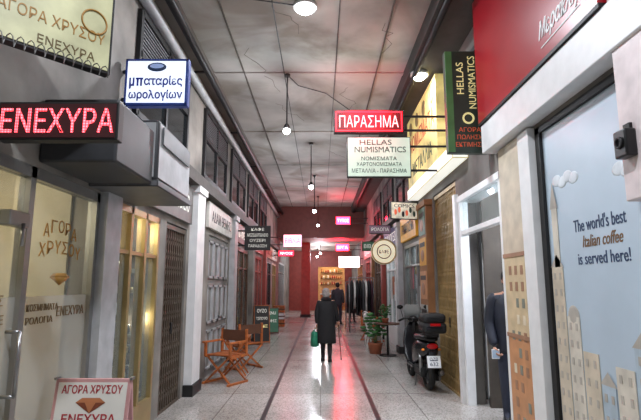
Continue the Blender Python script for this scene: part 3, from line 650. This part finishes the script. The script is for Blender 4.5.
# ---------------------------------------------------------------- scooter (forward = +Y)
SC=Matrix.Translation((1.68,7.75,0))@Matrix.Rotation(.04,4,'Z')@Matrix.Scale(.95,4)
mb=MB(); mb.M=SC.copy()
sb=mat('scooter_black',(22,22,26),.22,var=.1); rub=mat('rubber',(20,20,20),.8)
for y in (0,1.22):
    mb.torus((0,y,.255),.2,.055,(1,0,0),rub,30,10); mb.cyl((-.035,y,.255),(.035,y,.255),.15,steel,seg=20); mb.cyl((-.07,y,.255),(.07,y,.255),.03,dark)
    for k in range(5):
        a=k*2*math.pi/5; mb.beam((-.04,y,.255),(-.04,y+.16*math.cos(a),.255+.16*math.sin(a)),.03,.02,dark)
def ring(y,zc,w,h,n=18): return [(w*math.copysign(abs(math.cos(2*math.pi*i/n))**.7,math.cos(2*math.pi*i/n)),y,zc+h*math.copysign(abs(math.sin(2*math.pi*i/n))**.7,math.sin(2*math.pi*i/n))) for i in range(n)]
mb.loft([ring(-.28,.72,.05,.04),ring(-.24,.70,.1,.08),ring(-.1,.66,.15,.13),ring(.15,.62,.18,.18),ring(.4,.55,.18,.2),ring(.55,.42,.14,.14)],sb)
mb.loft([ring(-.3,.82,.08,.025),ring(-.15,.84,.14,.045),ring(.2,.83,.16,.05),ring(.5,.80,.12,.05),ring(.58,.78,.06,.03)],black)
mb.box(-.16,.16,.45,.95,.26,.33,sb,.02)
mb.loft([ring(.82,.32,.17,.05),ring(.92,.45,.2,.06),ring(.96,.65,.21,.06),ring(1.0,.85,.17,.06),ring(1.02,.98,.08,.04)],sb)
mb.cyl((-.07,1.22,.26),(-.05,1.05,.75),.02,steel); mb.cyl((.07,1.22,.26),(.05,1.05,.75),.02,steel)
mb.loft([ring(1.0,.46,.06,.03),ring(1.15,.52,.08,.025),ring(1.3,.5,.08,.025),ring(1.42,.42,.06,.02)],sb)
mb.cyl((0,1.04,.7),(0,.95,1.05),.025,dark); mb.path([(-.3,.84,1.04),(-.2,.92,1.08),(0,.95,1.07),(.2,.92,1.08),(.3,.84,1.04)],.013,dark)
for q in (-1,1):
    mb.cyl((q*.3,.84,1.04),(q*.2,.9,1.075),.02,rub); mb.path([(q*.2,.93,1.08),(q*.24,.97,1.25)],.006,dark); mb.ball((q*.25,.97,1.28),(.06,.015,.04),sb,14,8); mb.ball((q*.13,-.2,.66),(.03,.03,.02),mat('amber',(220,120,30),.3),10,6)
mb.ball((0,1.0,1.05),(.1,.08,.07),sb); mb.ball((0,1.06,1.05),(.07,.04,.05),white)
mb.loft([[(x,1.03+.02*k-.3*x*x,z) for x in (-w,-w/2,0,w/2,w)]+[(x,1.04+.02*k-.3*x*x,z) for x in (w,w/2,0,-w/2,-w)] for k,(z,w) in enumerate(((1.08,.14),(1.2,.17),(1.32,.13)))],glassmat('windscreen',(170,175,180),.3))
mb.box(-.19,.19,-.5,-.12,.93,1.1,sb,.05); mb.box(-.185,.185,-.5,-.12,1.08,1.24,black,.06); mb.box(-.08,.08,-.51,-.49,1.05,1.09,mat('tail_red',(160,12,16),.25,es=.2)); mb.box(-.1,.1,-.32,-.05,.86,.93,dark)
mb.ball((0,-.28,.72),(.09,.03,.045),mat('tail_red',(160,12,16),.25)); 
mb.beam((0,-.24,.66),(0,-.34,.5),.12,.02,sb); mb.M=mb.M@Matrix.Translation((0,-.345,.48))@Matrix.Rotation(-.25,4,'X')
mb.box(-.105,.105,-.006,.004,-.08,.1,mat('plate',(225,228,230),.4,es=.15,var=.02)); mb.text('ΟΖΒ',(0,-.008,.05),.13,.05,'F',navy); mb.text('632',(0,-.008,-.025),.13,.055,'F',navy)
mb.M=SC.copy()
mb.loft([ring(-.3,.5,.06,.02),ring(-.2,.54,.07,.03),ring(0,.55,.07,.03),ring(.2,.5,.07,.03)],black)
mb.cyl((.15,-.2,.3),(.14,.35,.27),.055,dark,seg=16); mb.cyl((.15,-.24,.3),(.15,-.2,.3),.03,steel,r1=.055); mb.cyl((-.12,-.0,.28),(-.13,.02,.6),.03,steel); mb.box(-.14,-.05,-.05,.45,.2,.36,dark,.03)
mb.beam((-.1,.4,.25),(-.14,.38,0.0),.025,.025,steel); mb.beam((.1,.4,.25),(.14,.38,0.0),.025,.025,steel)
mb.finish('motor_scooter')

# ---------------------------------------------------------------- furniture
canvas=mat('canvas_brown',(92,58,40),.8)
def director(x,y,rot,name='folding_armchair',w=.52,fab=canvas):
    mb=MB(); mb.M=Matrix.Translation((x,y,0))@Matrix.Rotation(rot,4,'Z'); d=.42; h=w/2
    for yy in (-d/2,d/2):
        mb.beam((-h+.02,yy,.03),(h-.02,yy,.44),.03,.025,wood); mb.beam((h-.02,yy+.028,.03),(-h+.02,yy+.028,.44),.03,.025,wood)
    for q in (-1,1):
        mb.box(q*h-.018,q*h+.018,-d/2-.05,d/2+.05,0,.035,wood,.004); mb.box(q*h-.02,q*h+.02,-d/2,d/2+.02,.42,.46,wood,.004)
        mb.box(q*h-.016,q*h+.016,-d/2-.02,-d/2+.02,.44,.66,wood); mb.box(q*h-.016,q*h+.016,d/2-.02,d/2+.02,.44,.86,wood)
        mb.box(q*h-.03,q*h+.03,-d/2-.06,d/2,.65,.68,wood,.006)
    mb.box(-h,h,-d/2+.02,d/2-.02,.445,.455,fab)
    for k in range(5): mb.box(-h+.02,h-.02,-d/2+.02+k*.078,-d/2+.08+k*.078,.455,.47,wood)
    mb.box(-h,h,d/2-.008,d/2+.008,.66,.84,fab); mb.beam((-h,d/2,.48),(h,d/2,.48),.02,.02,wood)
    mb.finish(name)
director(-1.58,8.3,-.5); director(-1.5,9.75,-2.4)
mb=MB(); mb.box(-1.8,-1.3,8.85,9.25,.66,.69,wood,.005)
for a in (-1,1): mb.beam((-1.77,9.05+.17*a,.0),(-1.33,9.05+.17*a,.66),.03,.025,wood); mb.beam((-1.33,9.05+.14*a,.0),(-1.77,9.05+.14*a,.66),.03,.025,wood)
mb.beam((-1.55,8.9,.33),(-1.55,9.2,.33),.025,.025,wood); mb.finish('folding_table')
plas=mat('white_plastic',(214,212,208),.4,var=.04)
def plastic_chair(x,y,rot):
    mb=MB(); mb.M=Matrix.Translation((x,y,0))@Matrix.Rotation(rot,4,'Z'); h=.22
    for q in (-1,1):
        mb.cyl((q*.24,-.24,0),(q*.2,-.2,.43),.02,plas,r1=.028); mb.cyl((q*.23,.26,0),(q*.19,.2,.43),.02,plas,r1=.028)
        mb.path([(q*.2,-.2,.43),(q*.25,-.2,.64),(q*.26,.0,.67),(q*.23,.22,.68)],.018,plas)
        mb.beam((q*.19,.2,.43),(q*.22,.3,.84),.035,.03,plas)
    mb.box(-.22,.22,-.22,.22,.42,.45,plas,.012)
    for k in range(6): mb.beam((-.15+k*.06,.21,.45),(-.16+k*.064,.3,.82),.03,.012,plas)
    mb.path([(-.22,.3,.84),(-.1,.31,.88),(.1,.31,.88),(.22,.3,.84)],.022,plas)
    mb.finish('plastic_chair')
plastic_chair(1.45,12.35,1.3); plastic_chair(1.5,13.2,1.8); director(1.5,14.3,1.9)
mb=MB(); mb.cyl((1.55,11.4,0),(1.55,11.4,.02),.2,dark,seg=24); mb.cyl((1.55,11.4,.02),(1.55,11.4,.7),.025,dark); mb.cyl((1.55,11.4,.7),(1.55,11.4,.73),.28,wood2,seg=28); mb.finish('bistro_table')
lf=mat('leaf',(52,104,48),.6,var=.3)
def plant(PX,PY,z0,s):
    mb=MB(); mb.ell([(PX,PY,z0,.06*s,.06*s),(PX,PY,z0+.1*s,.08*s,.08*s),(PX,PY,z0+.11*s,.085*s,.085*s)],mat('terracotta_pot',(160,90,60),.7),16)
    for k in range(34):
        a=k*2.4; r=(.04+.015*(k%8))*s; p=Vector((PX+r*math.cos(a),PY+r*math.sin(a),z0+(.2+.035*(k%7))*s)); mb.beam((PX,PY,z0+.09*s),p,.004,.004,lf); mb.ball(p,(.035*s,.035*s,.016*s),lf,8,5)
    mb.finish('potted_plant')
plant(1.5,11.35,.73,1.0); plant(1.3,10.75+1.0,0,2.2)
def aboard(name,x,y,w,h,rot,face,texts,fr):
    mb=MB(); mb.M=Matrix.Translation((x,y,0))@Matrix.Rotation(rot,4,'Z'); t=.16
    for sg in (-1,1):
        M0=mb.M; mb.M=mb.M@Matrix.Translation((0,sg*t,0))@Matrix.Rotation(sg*math.atan2(t,h),4,'X')
        mb.box(-w/2,w/2,-.012,.012,.03,h,fr,.004); mb.box(-w/2+.025,w/2-.025,-.016 if sg<0 else .012,-.012 if sg<0 else .016,.06,h-.025,face)
        for q in (-1,1): mb.box(q*w/2-.02*q-.015,q*w/2-.02*q+.015,-.012,.012,0,.05,fr)
        if sg<0:
            for bdy,zc,tw,th,m in texts: mb.text(bdy,(0,-.018,h*zc),w*tw,th,'F',m,bold=.01)
            if 'gold' in name:
                dm=mat('diamond_brown',(130,66,44),.4); dm2=mat('diamond_light',(190,120,80),.4)
                mb.quad([(0,-.019,h*.74),(.11,-.019,h*.82),(-.11,-.019,h*.82)],dm); mb.quad([(-.11,-.019,h*.82),(.11,-.019,h*.82),(.065,-.019,h*.855),(-.065,-.019,h*.855)],dm2)
                mb.quad([(0,-.021,h*.74),(.04,-.021,h*.82),(-.04,-.021,h*.82)],dm2)
        mb.M=M0
    mb.beam((-w/2,-.03,h-.01),(-w/2,.03,h-.01),.02,.02,steel); mb.beam((w/2,-.03,h-.01),(w/2,.03,h-.01),.02,.02,steel)
    mb.finish(name)
redt=mat('red_text',(170,40,50),.5,var=0)
aboard('gold_sandwich_board',-1.69,3.75,.56,.92,0,mat('board_white',(228,226,220),.4,var=.03),[('ΑΓΟΡΑ ΧΡΥΣΟΥ',.92,.8,.06,redt),('ΕΝΕΧΥΡΑ',.70,.7,.065,redt)],mat('board_frame',(200,150,150),.5))
aboard('sandwich_board',-1.66,16.5,.5,.85,.2,mat('board_green',(56,110,84),.5,es=.1),[('MENU',.8,.6,.1,wt),('ΚΑΦΕΣ',.5,.7,.1,wt)],wood2)
aboard('sandwich_board',-1.66,13.8,.45,1.05,.3,mat('board_dark',(34,34,34),.5),[('ΟΥΖΟ',.85,.6,.1,wt),('ΤΣΙΠΟΥΡΟ',.65,.7,.08,wt),('ΜΕΖΕΔΕΣ',.45,.7,.08,yel)],wood)
# clothing rack
gm=[mat('cloth_black',(24,24,28),.85),mat('cloth_white',(215,212,206),.85),mat('cloth_grey',(80,80,84),.85),mat('cloth_plum',(70,40,52),.85)]
def rack(y,x0,x1,seq,H=1.72):
    mb=MB()
    for x in (x0,x1): mb.cyl((x,y,.02),(x,y,H),.018,steel); mb.beam((x,y-.28,.02),(x,y+.28,.02),.04,.04,steel)
    mb.cyl((x0,y,H),(x1,y,H),.018,steel); mb.cyl((x0,y,.2),(x1,y,.2),.012,steel)
    n=len(seq)
    for k in range(n):
        x=x0+.08+k*(x1-x0-.16)/(n-1); g=gm[seq[k]]; ln=random.uniform(.8,1.2)
        d=H-1.72
        mb.path([(x,y,H+.01),(x,y,H-.05),(x,y-.2,H-.12)],.005,steel,6)
        mb.ell([(x,y,1.6+d-ln,.05,.25),(x,y,1.6+d-ln*.6,.045,.22),(x,y,1.5+d,.045,.23),(x,y,1.58+d,.04,.2),(x,y,1.64+d,.02,.07)],g,16,wob=.06)
        for q in (-1,1): mb.skin([(x,y+q*.18,1.57+d),(x,y+q*.27,1.35+d),(x,y+q*.27,1.05+d)],[(0,1),(1,2)],[.035,.04,.035],g,1)
    mb.finish('clothing_rack')
rack(16.9,1.0,1.85,(0,1,0,0,2,1,0,3),1.85); rack(18.3,.95,1.8,(0,0,1,0,2,0,1))
mb=MB()
for k in range(3): 
    z=k*.27; mb.box(-1.85,-1.4,19,19.4,z+.01,z+.26,white if k%2 else wood,.01); mb.box(-1.86,-1.39,18.99,19.41,z+.11,z+.15,wood2)
mb.finish('stacked_crates')

# ---------------------------------------------------------------- world + camera
w=bpy.data.worlds.new('World'); scene.world=w; w.use_nodes=True
w.node_tree.nodes['Background'].inputs[0].default_value=(.62,.64,.68,1); w.node_tree.nodes['Background'].inputs[1].default_value=.5
cam=bpy.data.cameras.new('camera'); co=bpy.data.objects.new('camera',cam); scene.collection.objects.link(co)
cam.sensor_width=36; cam.lens=480/641*36; cam.clip_end=200
co.location=(0,0,1.6); co.rotation_euler=(math.radians(90+8.88),0,0)
scene.camera=co
